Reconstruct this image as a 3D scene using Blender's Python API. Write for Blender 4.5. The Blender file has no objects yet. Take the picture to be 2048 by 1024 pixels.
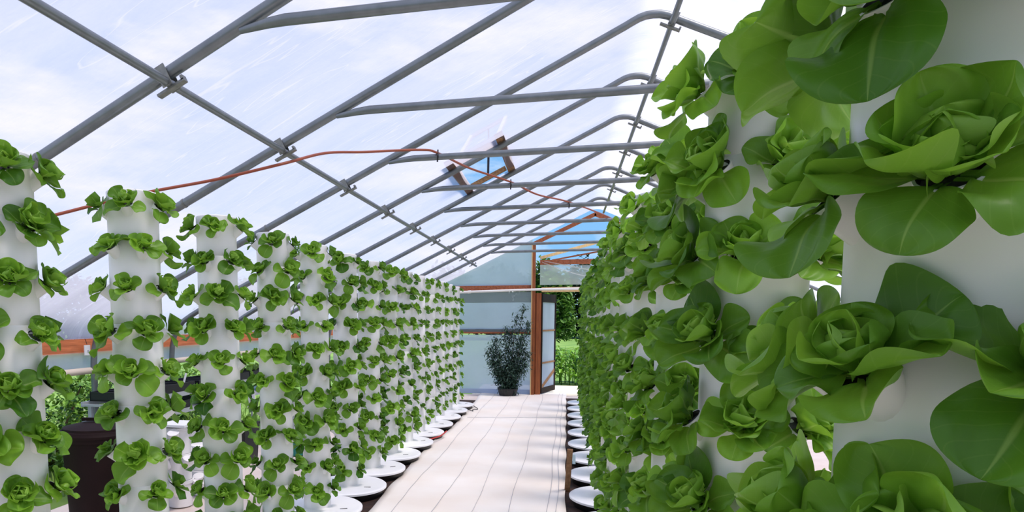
import bpy, math, random
import numpy as np
from mathutils import Vector, Matrix

random.seed(7)
RNG = np.random.default_rng(7)
SC = bpy.context.scene
COL = SC.collection
PI = math.pi

# ------------------------------------------------------------------ camera
F, CX, CY, PITCH, ROLL, YAW, CZ = 1293.8759, 833.0521, 751.0739, .0864, -.0024, .2253, 1.635
fw = np.array([-math.sin(YAW) * math.cos(PITCH), math.cos(YAW) * math.cos(PITCH), -math.sin(PITCH)])
rt = np.array([math.cos(YAW), math.sin(YAW), 0.0])
up = np.cross(rt, fw)
cr, sr = math.cos(ROLL), math.sin(ROLL)
ax = rt * cr + up * sr
ay = -rt * sr + up * cr
cd = bpy.data.cameras.new('camera')
cam = bpy.data.objects.new('camera', cd)
COL.objects.link(cam)
cam.matrix_world = Matrix(((ax[0], ay[0], -fw[0], 0), (ax[1], ay[1], -fw[1], 0), (ax[2], ay[2], -fw[2], CZ), (0, 0, 0, 1)))
cd.sensor_width = 36
cd.lens = F * 36 / 2048
cd.shift_x = (1024 - CX) / 2048
cd.shift_y = (CY - 512) / 2048
cd.clip_start = .02
cd.clip_end = 500
SC.camera = cam

# ------------------------------------------------------------------ light and exposure
SC.view_settings.view_transform = 'Standard'
SC.view_settings.look = 'None'
SC.view_settings.gamma = 1
SC.view_settings.exposure = 0.1
SC.view_settings.use_curve_mapping = False
SC.cycles.use_denoising = True
SC.cycles.transparent_max_bounces = 12
SC.cycles.max_bounces = 8
SC.cycles.sample_clamp_indirect = 6

SUN_DIR = Vector((.40, -.12, 1.0)).normalized()      # towards the sun
sd = bpy.data.lights.new('sun', 'SUN')
sd.energy = 6.8
sd.angle = .30
sd.color = (1.0, .935, .83)
sun = bpy.data.objects.new('sun', sd)
COL.objects.link(sun)
sun.rotation_euler = SUN_DIR.to_track_quat('Z', 'Y').to_euler()
sun.location = (8, -3, 12)

wd = bpy.data.worlds.new('sky')
SC.world = wd
wd.use_nodes = True
nt = wd.node_tree
nt.nodes.clear()
N = lambda t: nt.nodes.new(t)
L = nt.links.new
out = N('ShaderNodeOutputWorld'); bg = N('ShaderNodeBackground'); tc = N('ShaderNodeTexCoord')
sep = N('ShaderNodeSeparateXYZ'); L(tc.outputs['Generated'], sep.inputs[0])
ramp = N('ShaderNodeValToRGB'); L(sep.outputs['Z'], ramp.inputs[0])
e = ramp.color_ramp.elements
e[0].position = 0.0; e[0].color = (.48, .74, .97, 1)
e[1].position = .6; e[1].color = (.10, .30, .78, 1)
m = e.new(.10); m.color = (.25, .55, .93, 1)
mp = N('ShaderNodeMapping'); mp.inputs['Scale'].default_value = (1.0, 1.0, 3.2); mp.inputs['Location'].default_value = (.55, .2, .0); L(tc.outputs['Generated'], mp.inputs[0])
no = N('ShaderNodeTexNoise'); no.inputs['Scale'].default_value = 3.4; no.inputs['Detail'].default_value = 7; no.inputs['Roughness'].default_value = .58
L(mp.outputs[0], no.inputs['Vector'])
cr_ = N('ShaderNodeValToRGB'); cr_.color_ramp.elements[0].position = .50; cr_.color_ramp.elements[1].position = .68
L(no.outputs['Fac'], cr_.inputs[0])
mx = N('ShaderNodeMixRGB'); L(cr_.outputs[0], mx.inputs[0]); L(ramp.outputs[0], mx.inputs[1]); mx.inputs[2].default_value = (1.05, 1.06, 1.08, 1)
L(mx.outputs[0], bg.inputs[0]); bg.inputs[1].default_value = 1.0
L(bg.outputs[0], out.inputs[0])

# ------------------------------------------------------------------ materials
def lin(r, g, b):
    f = lambda c: (c / 255 / 12.92) if c / 255 <= .04045 else ((c / 255 + .055) / 1.055) ** 2.4
    return (f(r), f(g), f(b), 1)

def mat(name, rgb, rough=.5, metal=0.0, noise=0.0, nscale=8.0, stretch=(1, 1, 1), rgb2=None, bump=0.0, bscale=None, spec=.5):
    m = bpy.data.materials.new(name); m.use_nodes = True
    t = m.node_tree; b = t.nodes['Principled BSDF']
    b.inputs['Roughness'].default_value = rough; b.inputs['Metallic'].default_value = metal
    b.inputs['Specular IOR Level'].default_value = spec
    c = lin(*rgb); b.inputs['Base Color'].default_value = c
    if rgb2 or bump:
        tcn = t.nodes.new('ShaderNodeTexCoord'); mpn = t.nodes.new('ShaderNodeMapping'); mpn.inputs['Scale'].default_value = stretch
        t.links.new(tcn.outputs['Object'], mpn.inputs[0])
        nz = t.nodes.new('ShaderNodeTexNoise'); nz.inputs['Scale'].default_value = nscale; nz.inputs['Detail'].default_value = 6
        t.links.new(mpn.outputs[0], nz.inputs['Vector'])
    if rgb2:
        r = t.nodes.new('ShaderNodeValToRGB'); r.color_ramp.elements[0].position = .35; r.color_ramp.elements[1].position = .68
        r.color_ramp.elements[0].color = c; r.color_ramp.elements[1].color = lin(*rgb2)
        t.links.new(nz.outputs['Fac'], r.inputs[0]); t.links.new(r.outputs[0], b.inputs['Base Color'])
    if bump:
        nb = nz
        if bscale:
            nb = t.nodes.new('ShaderNodeTexNoise'); nb.inputs['Scale'].default_value = bscale; nb.inputs['Detail'].default_value = 4
            t.links.new(mpn.outputs[0], nb.inputs['Vector'])
        bp = t.nodes.new('ShaderNodeBump'); bp.inputs['Strength'].default_value = bump; bp.inputs['Distance'].default_value = .02
        t.links.new(nb.outputs['Fac'], bp.inputs['Height']); t.links.new(bp.outputs[0], b.inputs['Normal'])
    return m

def film_mat(name, col, fac, trans=(1, 1, 1), streak=True, diffuse=.22, bump=.25):
    """polythene sheet: part of the light goes straight through, the rest is scattered on through the sheet."""
    m = bpy.data.materials.new(name); m.use_nodes = True
    t = m.node_tree; t.nodes.clear()
    n = t.nodes.new; l = t.links.new
    o = n('ShaderNodeOutputMaterial'); tr = n('ShaderNodeBsdfTransparent'); tl = n('ShaderNodeBsdfTranslucent'); df = n('ShaderNodeBsdfDiffuse')
    tr.inputs[0].default_value = (*trans, 1)
    tl.inputs[0].default_value = (*col, 1); df.inputs[0].default_value = (*col, 1)
    m1 = n('ShaderNodeMixShader'); m1.inputs[0].default_value = diffuse; l(tl.outputs[0], m1.inputs[1]); l(df.outputs[0], m1.inputs[2])
    m2 = n('ShaderNodeMixShader'); m2.inputs[0].default_value = fac
    l(tr.outputs[0], m2.inputs[1]); l(m1.outputs[0], m2.inputs[2])
    tcn = n('ShaderNodeTexCoord')
    mpn = n('ShaderNodeMapping'); mpn.inputs['Scale'].default_value = (.35, 1.5, .35); mpn.inputs['Rotation'].default_value = (0, 0, .5)
    l(tcn.outputs['Object'], mpn.inputs[0])
    nz = n('ShaderNodeTexNoise'); nz.inputs['Scale'].default_value = 1.6; nz.inputs['Detail'].default_value = 6; nz.inputs['Roughness'].default_value = .6
    l(mpn.outputs[0], nz.inputs['Vector'])
    mr = n('ShaderNodeMapRange'); mr.inputs[1].default_value = .3; mr.inputs[2].default_value = .7
    mr.inputs[3].default_value = fac - .09; mr.inputs[4].default_value = fac + .09
    l(nz.outputs['Fac'], mr.inputs[0])
    src = mr.outputs[0]
    if streak:
        # thin pale creases running down the slope
        mp2 = n('ShaderNodeMapping'); mp2.inputs['Scale'].default_value = (.28, 2.4, .28); mp2.inputs['Rotation'].default_value = (0, 0, -.35)
        l(tcn.outputs['Object'], mp2.inputs[0])
        n2 = n('ShaderNodeTexNoise'); n2.inputs['Scale'].default_value = 1.7; n2.inputs['Detail'].default_value = 2.5
        l(mp2.outputs[0], n2.inputs['Vector'])
        sb = n('ShaderNodeMath'); sb.operation = 'SUBTRACT'; l(n2.outputs['Fac'], sb.inputs[0]); sb.inputs[1].default_value = .53
        ab = n('ShaderNodeMath'); ab.operation = 'ABSOLUTE'; l(sb.outputs[0], ab.inputs[0])
        r2 = n('ShaderNodeMapRange'); r2.inputs[1].default_value = 0; r2.inputs[2].default_value = .006; r2.inputs[3].default_value = .16; r2.inputs[4].default_value = 0
        l(ab.outputs[0], r2.inputs[0])
        ad = n('ShaderNodeMath'); ad.operation = 'ADD'; ad.use_clamp = True; l(src, ad.inputs[0]); l(r2.outputs[0], ad.inputs[1])
        src = ad.outputs[0]
    l(src, m2.inputs[0])
    bp = n('ShaderNodeBump'); bp.inputs['Strength'].default_value = bump; bp.inputs['Distance'].default_value = .05
    l(nz.outputs['Fac'], bp.inputs['Height']); l(bp.outputs[0], tl.inputs['Normal']); l(bp.outputs[0], df.inputs['Normal'])
    l(m2.outputs[0], o.inputs[0])
    return m

def leaf_mat(name, dark, light, rib, transl=.3, rough=.42, veins=True):
    m = bpy.data.materials.new(name); m.use_nodes = True
    t = m.node_tree; n = t.nodes.new; l = t.links.new
    b = t.nodes['Principled BSDF']; o = t.nodes['Material Output']
    at = n('ShaderNodeAttribute'); at.attribute_name = 'tint'
    sp = n('ShaderNodeSeparateColor'); l(at.outputs['Color'], sp.inputs[0])
    oi = n('ShaderNodeObjectInfo')
    a1 = n('ShaderNodeMath'); a1.operation = 'MULTIPLY_ADD'; l(oi.outputs['Random'], a1.inputs[0]); a1.inputs[1].default_value = .35; l(sp.outputs[0], a1.inputs[2])
    a2 = n('ShaderNodeMath'); a2.operation = 'SUBTRACT'; l(a1.outputs[0], a2.inputs[0]); a2.inputs[1].default_value = .17; a2.use_clamp = True
    mc = n('ShaderNodeMixRGB'); l(a2.outputs[0], mc.inputs[0]); mc.inputs[1].default_value = lin(*dark); mc.inputs[2].default_value = lin(*light)
    col = mc.outputs[0]
    if veins:
        uv = n('ShaderNodeUVMap'); su = n('ShaderNodeSeparateXYZ'); l(uv.outputs[0], su.inputs[0])
        # midrib
        v0 = n('ShaderNodeMath'); v0.operation = 'SUBTRACT'; l(su.outputs[1], v0.inputs[0]); v0.inputs[1].default_value = .5
        va = n('ShaderNodeMath'); va.operation = 'ABSOLUTE'; l(v0.outputs[0], va.inputs[0])
        wr = n('ShaderNodeMapRange'); wr.inputs[1].default_value = 0; wr.inputs[2].default_value = 1; wr.inputs[3].default_value = .05; wr.inputs[4].default_value = .006; l(su.outputs[0], wr.inputs[0])
        dv = n('ShaderNodeMath'); dv.operation = 'DIVIDE'; l(va.outputs[0], dv.inputs[0]); l(wr.outputs[0], dv.inputs[1])
        rr = n('ShaderNodeMapRange'); rr.inputs[1].default_value = .4; rr.inputs[2].default_value = 1.2; rr.inputs[3].default_value = .30; rr.inputs[4].default_value = 0; l(dv.outputs[0], rr.inputs[0])
        # side veins
        sv = n('ShaderNodeMath'); sv.operation = 'MULTIPLY_ADD'; l(va.outputs[0], sv.inputs[0]); sv.inputs[1].default_value = -.7; l(su.outputs[0], sv.inputs[2])
        sm = n('ShaderNodeMath'); sm.operation = 'MULTIPLY'; l(sv.outputs[0], sm.inputs[0]); sm.inputs[1].default_value = 44
        ss = n('ShaderNodeMath'); ss.operation = 'SINE'; l(sm.outputs[0], ss.inputs[0])
        s2 = n('ShaderNodeMapRange'); s2.inputs[1].default_value = .93; s2.inputs[2].default_value = 1; s2.inputs[3].default_value = 0; s2.inputs[4].default_value = .05; l(ss.outputs[0], s2.inputs[0])
        mxx = n('ShaderNodeMath'); mxx.operation = 'MAXIMUM'; l(rr.outputs[0], mxx.inputs[0]); l(s2.outputs[0], mxx.inputs[1])
        m3 = n('ShaderNodeMixRGB'); l(mxx.outputs[0], m3.inputs[0]); l(col, m3.inputs[1]); m3.inputs[2].default_value = lin(*rib)
        col = m3.outputs[0]
        tcn = n('ShaderNodeTexCoord')
        nz = n('ShaderNodeTexNoise'); nz.inputs['Scale'].default_value = 60; nz.inputs['Detail'].default_value = 3; l(tcn.outputs['Object'], nz.inputs['Vector'])
        bp = n('ShaderNodeBump'); bp.inputs['Strength'].default_value = .18; bp.inputs['Distance'].default_value = .004
        sbm = n('ShaderNodeMath'); sbm.operation = 'SUBTRACT'; l(nz.outputs['Fac'], sbm.inputs[0]); l(mxx.outputs[0], sbm.inputs[1])
        l(sbm.outputs[0], bp.inputs['Height']); l(bp.outputs[0], b.inputs['Normal'])
        # rim and underside slightly paler
    l(col, b.inputs['Base Color'])
    b.inputs['Roughness'].default_value = rough; b.inputs['Specular IOR Level'].default_value = .35
    tl = n('ShaderNodeBsdfTranslucent')
    hs = n('ShaderNodeHueSaturation'); hs.inputs['Value'].default_value = 1.35; hs.inputs['Hue'].default_value = .485; l(col, hs.inputs['Color']); l(hs.outputs[0], tl.inputs[0])
    ms = n('ShaderNodeMixShader'); ms.inputs[0].default_value = transl
    l(b.outputs[0], ms.inputs[1]); l(tl.outputs[0], ms.inputs[2]); l(ms.outputs[0], o.inputs[0])
    return m

M = {}
M['film'] = film_mat('greenhouse_film', (.56, .535, .605), .72, (.95, .90, .96), diffuse=.14, bump=.55)
M['film_wall'] = film_mat('end_wall_film', (.66, .70, .80), .93, (.84, .90, .95), streak=False)
M['film_dark'] = film_mat('double_film', (.34, .34, .36), .90, (.7, .7, .72), streak=False)
M['film_side'] = film_mat('side_curtain_film', (.74, .68, .74), .95, (.8, .9, .95), streak=False)
M['film_clear'] = film_mat('draped_clear_film', (.86, .86, .86), .62, (.95, .95, .95), streak=False)
M['galv'] = mat('galvanised_steel', (118, 124, 126), .4, .7, rgb2=(130, 136, 138), nscale=14)
M['galv_dark'] = mat('dull_steel', (120, 122, 118), .5, .6, rgb2=(145, 146, 138), nscale=30)
M['plastic'] = mat('white_plastic', (240, 238, 238), .38, rgb2=(245, 244, 243), nscale=3, bump=.02, bscale=60)
M['lid'] = mat('white_lid', (250, 250, 250), .35, rgb2=(246, 246, 247), nscale=5)
M['black'] = mat('black_plastic', (18, 18, 20), .45)
M['barrel'] = mat('dark_brown_plastic', (28, 14, 13), .6, rgb2=(34, 19, 17), nscale=6, spec=.15)
M['wood_red'] = mat('cedar_wood', (136, 74, 42), .65, rgb2=(172, 98, 60), nscale=6, stretch=(6, .5, 6), bump=.15)
M['wood_post'] = mat('stained_post', (128, 66, 28), .6, rgb2=(165, 92, 42), nscale=7, stretch=(6, 6, .5), bump=.1)
M['wood_pale'] = mat('pale_pine', (205, 172, 118), .65, rgb2=(222, 192, 142), nscale=7, stretch=(6, 6, .5))
M['wood_old'] = mat('weathered_plank', (120, 84, 52), .7, rgb2=(150, 112, 76), nscale=9, stretch=(5, .6, 5), bump=.2)
M['wood_end'] = mat('sawn_end', (120, 62, 34), .75, rgb2=(92, 44, 24), nscale=20)
M['cloth'] = mat('woven_ground_cloth', (240, 230, 217), .85, rgb2=(246, 241, 232), nscale=1.3, bump=.06, bscale=90)
M['thread'] = mat('grey_thread', (186, 184, 188), .9)
M['concrete'] = mat('pinkish_concrete', (212, 196, 186), .85, rgb2=(228, 216, 208), nscale=2.5, bump=.05, bscale=40)
M['soil'] = mat('reddish_soil', (20, 16, 15), .95, rgb2=(70, 44, 32), nscale=9, bump=.3)
M['grass'] = mat('field_grass', (84, 120, 48), .9, rgb2=(120, 150, 70), nscale=.6, bump=.5, bscale=12)
M['gravel'] = mat('pale_gravel', (224, 212, 196), .95, rgb2=(200, 186, 168), nscale=5, bump=.2)
M['cable'] = mat('rust_cable', (150, 72, 44), .5)
M['red'] = mat('red_cable', (190, 40, 34), .5)
M['wire'] = mat('black_wire', (26, 26, 28), .5)
M['pvc'] = mat('pvc_pipe', (236, 232, 224), .35)
M['tube'] = mat('cream_roll_tube', (214, 200, 182), .5)
M['grey_metal'] = mat('pale_grey_bench', (176, 182, 186), .45, .2)
M['white'] = mat('white_card', (238, 240, 240), .5)
M['teal'] = mat('teal_plastic', (20, 120, 112), .4)
M['bark'] = mat('bark', (78, 62, 46), .9, rgb2=(100, 82, 60), nscale=12, bump=.3)
M['navy'] = mat('navy_strut', (24, 26, 60), .4)
M['lettuce'] = leaf_mat('lettuce_leaf', (56, 106, 24), (146, 198, 62), (178, 206, 110), .36)
M['heart'] = leaf_mat('lettuce_heart', (98, 150, 36), (158, 200, 78), (196, 218, 140), .36)
M['tree'] = leaf_mat('tree_leaf', (44, 76, 28), (92, 132, 56), (120, 150, 80), .25, .5, False)
M['tree_dark'] = leaf_mat('dark_tree_leaf', (22, 40, 20), (46, 74, 36), (60, 90, 50), .2, .5, False)
M['bush'] = leaf_mat('bush_leaf', (38, 74, 22), (112, 152, 58), (120, 150, 80), .25, .4, False)
M['shrub'] = leaf_mat('potted_shrub_leaf', (50, 74, 62), (88, 116, 96), (90, 110, 90), .12, .55, False)
M['corn'] = leaf_mat('corn_leaf', (62, 112, 34), (128, 176, 66), (160, 190, 100), .3, .4, False)
M['blade'] = leaf_mat('grass_blade', (84, 116, 48), (142, 166, 82), (120, 150, 80), .3, .6, False)

# ------------------------------------------------------------------ mesh helpers
class MB:
    def __init__(s):
        s.v = []; s.f = []; s.n = 0
    def add(s, v, f):
        s.v.append(np.asarray(v, float)); s.f += [tuple(i + s.n for i in q) for q in f]; s.n += len(v); return s
    def box(s, c, d, R=None):
        c = np.array(c, float); h = np.array(d, float) / 2
        v = np.array([[x, y, z] for x in (-1, 1) for y in (-1, 1) for z in (-1, 1)], float) * h
        if R is not None: v = v @ np.array(R).T
        return s.add(v + c, [(0, 1, 3, 2), (4, 6, 7, 5), (0, 4, 5, 1), (2, 3, 7, 6), (0, 2, 6, 4), (1, 5, 7, 3)])
    def bar(s, a, b, w, h, upv=(0, 0, 1)):
        a = Vector(a); b = Vector(b); d = (b - a); ln = d.length; d.normalize()
        u = Vector(upv); sx = d.cross(u).normalized(); u = sx.cross(d)
        R = np.array([[sx[i], d[i], u[i]] for i in range(3)])
        return s.box((a + b) / 2, (w, ln, h), R)
    def tube(s, pts, r, n=10, cap=True, closed=False):
        P = [Vector(p) for p in pts]; rs = r if hasattr(r, '__len__') else [r] * len(P)
        prev = None; V = []
        for i, p in enumerate(P):
            d = (P[min(i + 1, len(P) - 1)] - P[max(i - 1, 0)]).normalized()
            if prev is None:
                a = Vector((0, 0, 1)) if abs(d.z) < .9 else Vector((1, 0, 0))
                u = d.cross(a).normalized()
            else:
                u = (prev - d * prev.dot(d)).normalized()
            prev = u; w = d.cross(u)
            for k in range(n):
                t = 2 * PI * k / n
                V.append(p + (u * math.cos(t) + w * math.sin(t)) * rs[i])
        Fc = []
        for i in range(len(P) - 1):
            for k in range(n):
                a = i * n + k; b = i * n + (k + 1) % n
                Fc.append((a, b, b + n, a + n))
        if cap:
            Fc.append(tuple(range(n - 1, -1, -1))); Fc.append(tuple((len(P) - 1) * n + k for k in range(n)))
        return s.add([tuple(x) for x in V], Fc)
    def lathe(s, prof, n=24, c=(0, 0, 0), cap=True):
        V = []; Fc = []
        for (r, z) in prof:
            for k in range(n):
                t = 2 * PI * k / n; V.append((c[0] + r * math.cos(t), c[1] + r * math.sin(t), c[2] + z))
        for i in range(len(prof) - 1):
            for k in range(n):
                a = i * n + k; b = i * n + (k + 1) % n; Fc.append((a, b, b + n, a + n))
        if cap:
            Fc.append(tuple(range(n - 1, -1, -1))); Fc.append(tuple((len(prof) - 1) * n + k for k in range(n)))
        return s.add(V, Fc)
    def grid(s, P):
        P = np.asarray(P, float); a, b = P.shape[:2]
        return s.add(P.reshape(-1, 3), [(i * b + j, i * b + j + 1, (i + 1) * b + j + 1, (i + 1) * b + j) for i in range(a - 1) for j in range(b - 1)])
    def mesh(s, name, smooth=False):
        me = bpy.data.meshes.new(name)
        me.from_pydata(np.concatenate(s.v).tolist(), [], s.f); me.update()
        if smooth:
            me.polygons.foreach_set('use_smooth', [True] * len(me.polygons))
            if smooth == 'auto':
                me.set_sharp_from_angle(angle=math.radians(40))
        return me

def link(name, me, m=None, parent=None, loc=None):
    o = bpy.data.objects.new(name, me); COL.objects.link(o)
    if m is not None and not me.materials: me.materials.append(m)
    if parent: o.parent = parent
    if loc is not None: o.location = loc
    return o
def obj(name, mb, m, parent=None, smooth=False, loc=None):
    return link(name, mb.mesh(name, smooth), m, parent, loc)
def tag(o, label, cat=None, group=None, kind=None):
    o['label'] = label
    if cat: o['category'] = cat
    if group: o['group'] = group
    if kind: o['kind'] = kind
    return o
def empty(name, loc, label, cat, group=None, kind=None):
    o = bpy.data.objects.new(name, None); COL.objects.link(o); o.location = loc; o.empty_display_size = .1
    return tag(o, label, cat, group, kind)
def struct(o, label=None):
    o['kind'] = 'structure'
    if label: o['label'] = label
    return o
ORD = ['first', 'second', 'third', 'fourth', 'fifth', 'sixth', 'seventh', 'eighth', 'ninth', 'tenth', 'eleventh', 'twelfth', 'thirteenth', 'fourteenth', 'fifteenth', 'sixteenth']

# ------------------------------------------------------------------ the house: sizes
YW, YF = 14.12, -3.2                    # far and near end walls
XM = .60                                # ridge line
HOOPS = [2.780 + 1.2573 * k for k in range(-3, 9)]      # metres along the house
def hoop_half():
    pts = [(0, 3.893), (.05, 3.890), (.10, 3.876), (.15, 3.852), (.20, 3.826)]
    for u in np.linspace(.35, 4.55, 13): pts.append((u, 3.826 - .4735 * (u - .2)))
    pts += [(4.70, 1.685), (4.80, 1.622), (4.87, 1.545), (4.92, 1.45), (4.95, 1.34), (4.96, 1.22), (4.96, .6), (4.96, 0)]
    return pts
HALF = hoop_half()
PROFILE = [(XM - u, z) for u, z in reversed(HALF)] + [(XM + u, z) for u, z in HALF[1:]]
def roof_z(x):
    u = abs(x - XM)
    for (a, za), (b, zb) in zip(HALF, HALF[1:]):
        if a <= u <= b and b > a: return za + (zb - za) * (u - a) / (b - a)
    return 0

# ------------------------------------------------------------------ ground
def floor_quad(name, x0, x1, y0, y1, z, m):
    return obj(name, MB().grid([[(x0, y0, z), (x1, y0, z)], [(x0, y1, z), (x1, y1, z)]]), m)
g = MB().grid([[(-150, -150, -.06), (150, -150, -.06)], [(-150, 260, -.06), (150, 260, -.06)]])
struct(obj('ground', g, M['grass']), 'green field of rough grass beyond the greenhouse')
struct(floor_quad('floor', -4.34, 5.55, YF, YW + .02, -.012, M['concrete']), 'pale pinkish concrete floor inside the greenhouse')
struct(obj('path', MB().box((1.2, 15.35, -.045), (6.4, 2.3, .05)), M['gravel']), 'pale gravel apron outside the far doorway')
struct(obj('floor_bed', MB().box((-1.98, 6.9, -.006), (.86, 12.2, .008)).box((.44, 6.9, -.006), (.86, 13.6, .008)), M['soil']), 'reddish soil strips under the reservoirs')

# walkway cloth
def walkway():
    ny, nx = 120, 24
    P = np.zeros((ny, nx, 3))
    for i in range(ny):
        y = 3.0 + (14.62 - 3.0) * i / (ny - 1)
        xl = np.interp(y, [3, 5.1, 6.4, 8.07, 9.7, 12, 14.62], [-1.60, -1.60, -1.652, -1.70, -1.63, -1.70, -1.80])
        xr = np.interp(y, [3, 5.4, 8.1, 14.6], [.03, .03, .034, .05])
        for j in range(nx):
            t = j / (nx - 1); x = xl + (xr - xl) * t
            z = .016 + .004 * math.sin(x * 9 + y * 2.1) * math.sin(y * 3.3 + x) + .003 * math.sin(y * 11 + x * 5)
            if abs(y - (10.5 + .29 * (x + 1.54) / 1.56)) < .06: z += .012
            P[i, j] = (x + .008 * math.sin(y * 5) * (1 if j in (0, nx - 1) else 0), y, z)
    return MB().grid(P)
wk = obj('walkway_cloth', walkway(), M['cloth'], smooth=True)
tag(wk, 'pale woven ground cloth laid along the aisle between both tower rows', 'ground cloth')
sol = wk.modifiers.new('thickness', 'SOLIDIFY'); sol.thickness = .006; sol.offset = -1
for xa, xb in ((-1.40, -1.46), (-1.05, -1.08), (-.745, -.75), (-.44, -.43), (-.12, -.10), (-.05, -.03)):
    t = MB(); pts = [(xa + (xb - xa) * (y - 3.1) / 11.3 + .012 * math.sin(y * 2.3 + xa * 7), y, .0245 + .0035 * math.sin(y * 11 + xa * 5)) for y in np.linspace(3.1, 14.4, 70)]
    t.tube(pts, .0022, 4); obj('woven_line', t, M['thread'], wk, True)['label'] = 'grey line woven along the cloth'
t = MB(); t.tube([(x, 10.5 + .29 * (x + 1.54) / 1.56 - .05, .031) for x in np.linspace(-1.54, .02, 20)], .0025, 4)
obj('seam', t, M['thread'], wk, True)['label'] = 'seam across the cloth'

# ------------------------------------------------------------------ film cover
VENT = (-1.07, -.665, 6.60, 7.76)       # opening in the roof film
def film_roof():
    prof = [(x, z) for x, z in PROFILE if z > 1.39]
    # offset outwards from the hoops
    P = np.array(prof); d = np.gradient(P, axis=0); d /= np.linalg.norm(d, axis=1)[:, None]
    nrm = np.stack([-d[:, 1], d[:, 0]], 1); P2 = P + nrm * .036
    xs = sorted(set(list(P2[:, 0]) + [VENT[0], VENT[1]]))
    Z = np.interp(xs, P2[:, 0], P2[:, 1])
    ys = sorted(set(list(np.arange(YF, YW + .01, .16)) + [VENT[2], VENT[3], YW + .03]))
    V = []; 
    for y in ys:
        d = min(abs(y - h) for h in HOOPS); sag = .020 * math.sin(min(1, d / .63) * PI / 2) ** 2
        for x, z in zip(xs, Z):
            V.append((x, y, z - sag * (1 if abs(x - XM) < 4.4 else .2) + .004 * math.sin(7 * x + 3.1 * y)))
    n = len(xs); Fc = []
    for i in range(len(ys) - 1):
        for j in range(n - 1):
            if xs[j] >= VENT[0] - 1e-6 and xs[j + 1] <= VENT[1] + 1e-6 and ys[i] >= VENT[2] - 1e-6 and ys[i + 1] <= VENT[3] + 1e-6: continue
            a = i * n + j; Fc.append((a, a + 1, a + n + 1, a + n))
    return MB().add(V, Fc)
struct(obj('ceiling', film_roof(), M['film'], smooth=True), 'white translucent polythene roof film over the hoops')
def strip_film(x, z0, z1):
    P = np.array([[(x + .006 * math.sin(5 * y + 9 * z), y, z) for z in np.linspace(z0, z1, 6)] for y in np.linspace(YF, YW, 110)])
    return MB().grid(P)
for side, x in (('left', -4.41), ('right', 5.61)):
    struct(obj('wall_' + side, strip_film(x, 1.17, 1.335), M['film_side'], smooth=True), 'grey film curtain under the hip board of the %s wall' % side)
for k, (x, side) in enumerate(((-4.44, 'left'), (5.64, 'right'))):
    b = MB()
    for y0 in np.arange(YF, YW - .5, 2.47): b.bar((x, y0, 1.395), (x, min(y0 + 2.464, YW), 1.395), .045, .135)
    struct(obj('trim_%d' % (k + 1), b, M['wood_red']), 'reddish cedar hip board along the %s wall' % side)
    t = MB(); t.tube([(x + .06, y, 1.165 + .006 * math.sin(y)) for y in np.linspace(YF + .2, YW - .1, 30)], .032, 12)
    tag(obj('curtain_tube', t, M['tube'], smooth='auto'), 'cream roll-up tube at the foot of the %s curtain' % side, 'tube')

# ------------------------------------------------------------------ steel frame
def joint_ring(x, y):
    z = roof_z(x); s = .4735
    d = Vector((1, 0, s)).normalized(); c = Vector((x, y, z))
    return MB().tube([c - d * .008, c + d * .008], .0335, 14)
hoop_words = {}
names_h = ['nearest in view', 'second', 'third', 'fourth', 'fifth', 'sixth', 'seventh', 'eighth', 'ninth']
n_h = 0
for y in HOOPS[3:]:
    h = empty('hoop_arch', (XM, y, 0), 'galvanised steel roof hoop, %s of the row counted from the camera' % (ORD[n_h]), 'roof hoop', 'galvanised roof hoops')
    t = MB().tube([(x - XM, 0, z) for x, z in PROFILE], .029, 12)
    obj('arch_pipe', t, M['galv'], h, 'auto')
    # tie bar, flattened where it is bolted to the slope
    zb = 2.945; xb = 1.88
    t = MB().tube([(-xb - .16, -.012, roof_z(XM - xb - .16) - .03), (-xb - .02, -.022, zb - .005), (-xb + .06, -.024, zb), (0, -.024, zb - .004), (xb - .06, -.024, zb), (xb + .02, -.022, zb - .005), (xb + .16, -.012, roof_z(XM + xb + .16) - .03)], [.014, .022, .025, .025, .025, .022, .014], 10)
    obj('tie_bar', t, M['galv'], h, 'auto')
    for sgn in (-1, 1):
        d = Vector((1, 0, -.4735 * sgn)).normalized(); c = Vector((sgn * 3.15, 0, roof_z(XM + 3.15)))
        obj('joint_ring', MB().tube([c - d * .007, c + d * .007], .0325, 14), M['galv_dark'], h, 'auto')
    for xp in (-1.828, .75, 3.03):
        # clamp: two cheeks and a cross plate below the purlin
        zz = roof_z(xp); s = -.4735 if xp > XM else .4735
        d = Vector((1, 0, s)).normalized(); nn = Vector((-d.z, 0, d.x)); c = Vector((xp - XM, 0, zz)) - nn * .03
        R = np.array([[d[i], (0, 1, 0)[i], nn[i]] for i in range(3)])
        b = MB()
        for sg in (-1, 1): b.box(c + Vector((0, sg * .036, 0)) + nn * .012, (.05, .006, .10), R)
        b.box(c - nn * .040, (.155, .034, .012), R); b.box(c - nn * .028 + d * .07, (.014, .034, .022), R)
        obj('purlin_clamp', b, M['galv_dark'], h)
    n_h += 1
for xp, wh in ((-1.828, 'halfway up the left slope'), (.75, 'just under the ridge'), (3.03, 'halfway up the right slope')):
    zz = roof_z(xp); s = -.4735 if xp > XM else .4735
    d = Vector((1, 0, s)).normalized(); nn = Vector((-d.z, 0, d.x)); c = Vector((xp, 0, zz)) - nn * .046
    t = MB().tube([(c.x, YF + .3, c.z), (c.x, 3, c.z), (c.x, 9, c.z), (c.x, 13.42 if xp < 0 else YW - .1, c.z)], .0205, 12)
    p = obj('purlin', t, M['galv'], smooth='auto')
    tag(p, 'long galvanised purlin pipe running %s' % wh, 'purlin', 'purlins')
    zc = c

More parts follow.
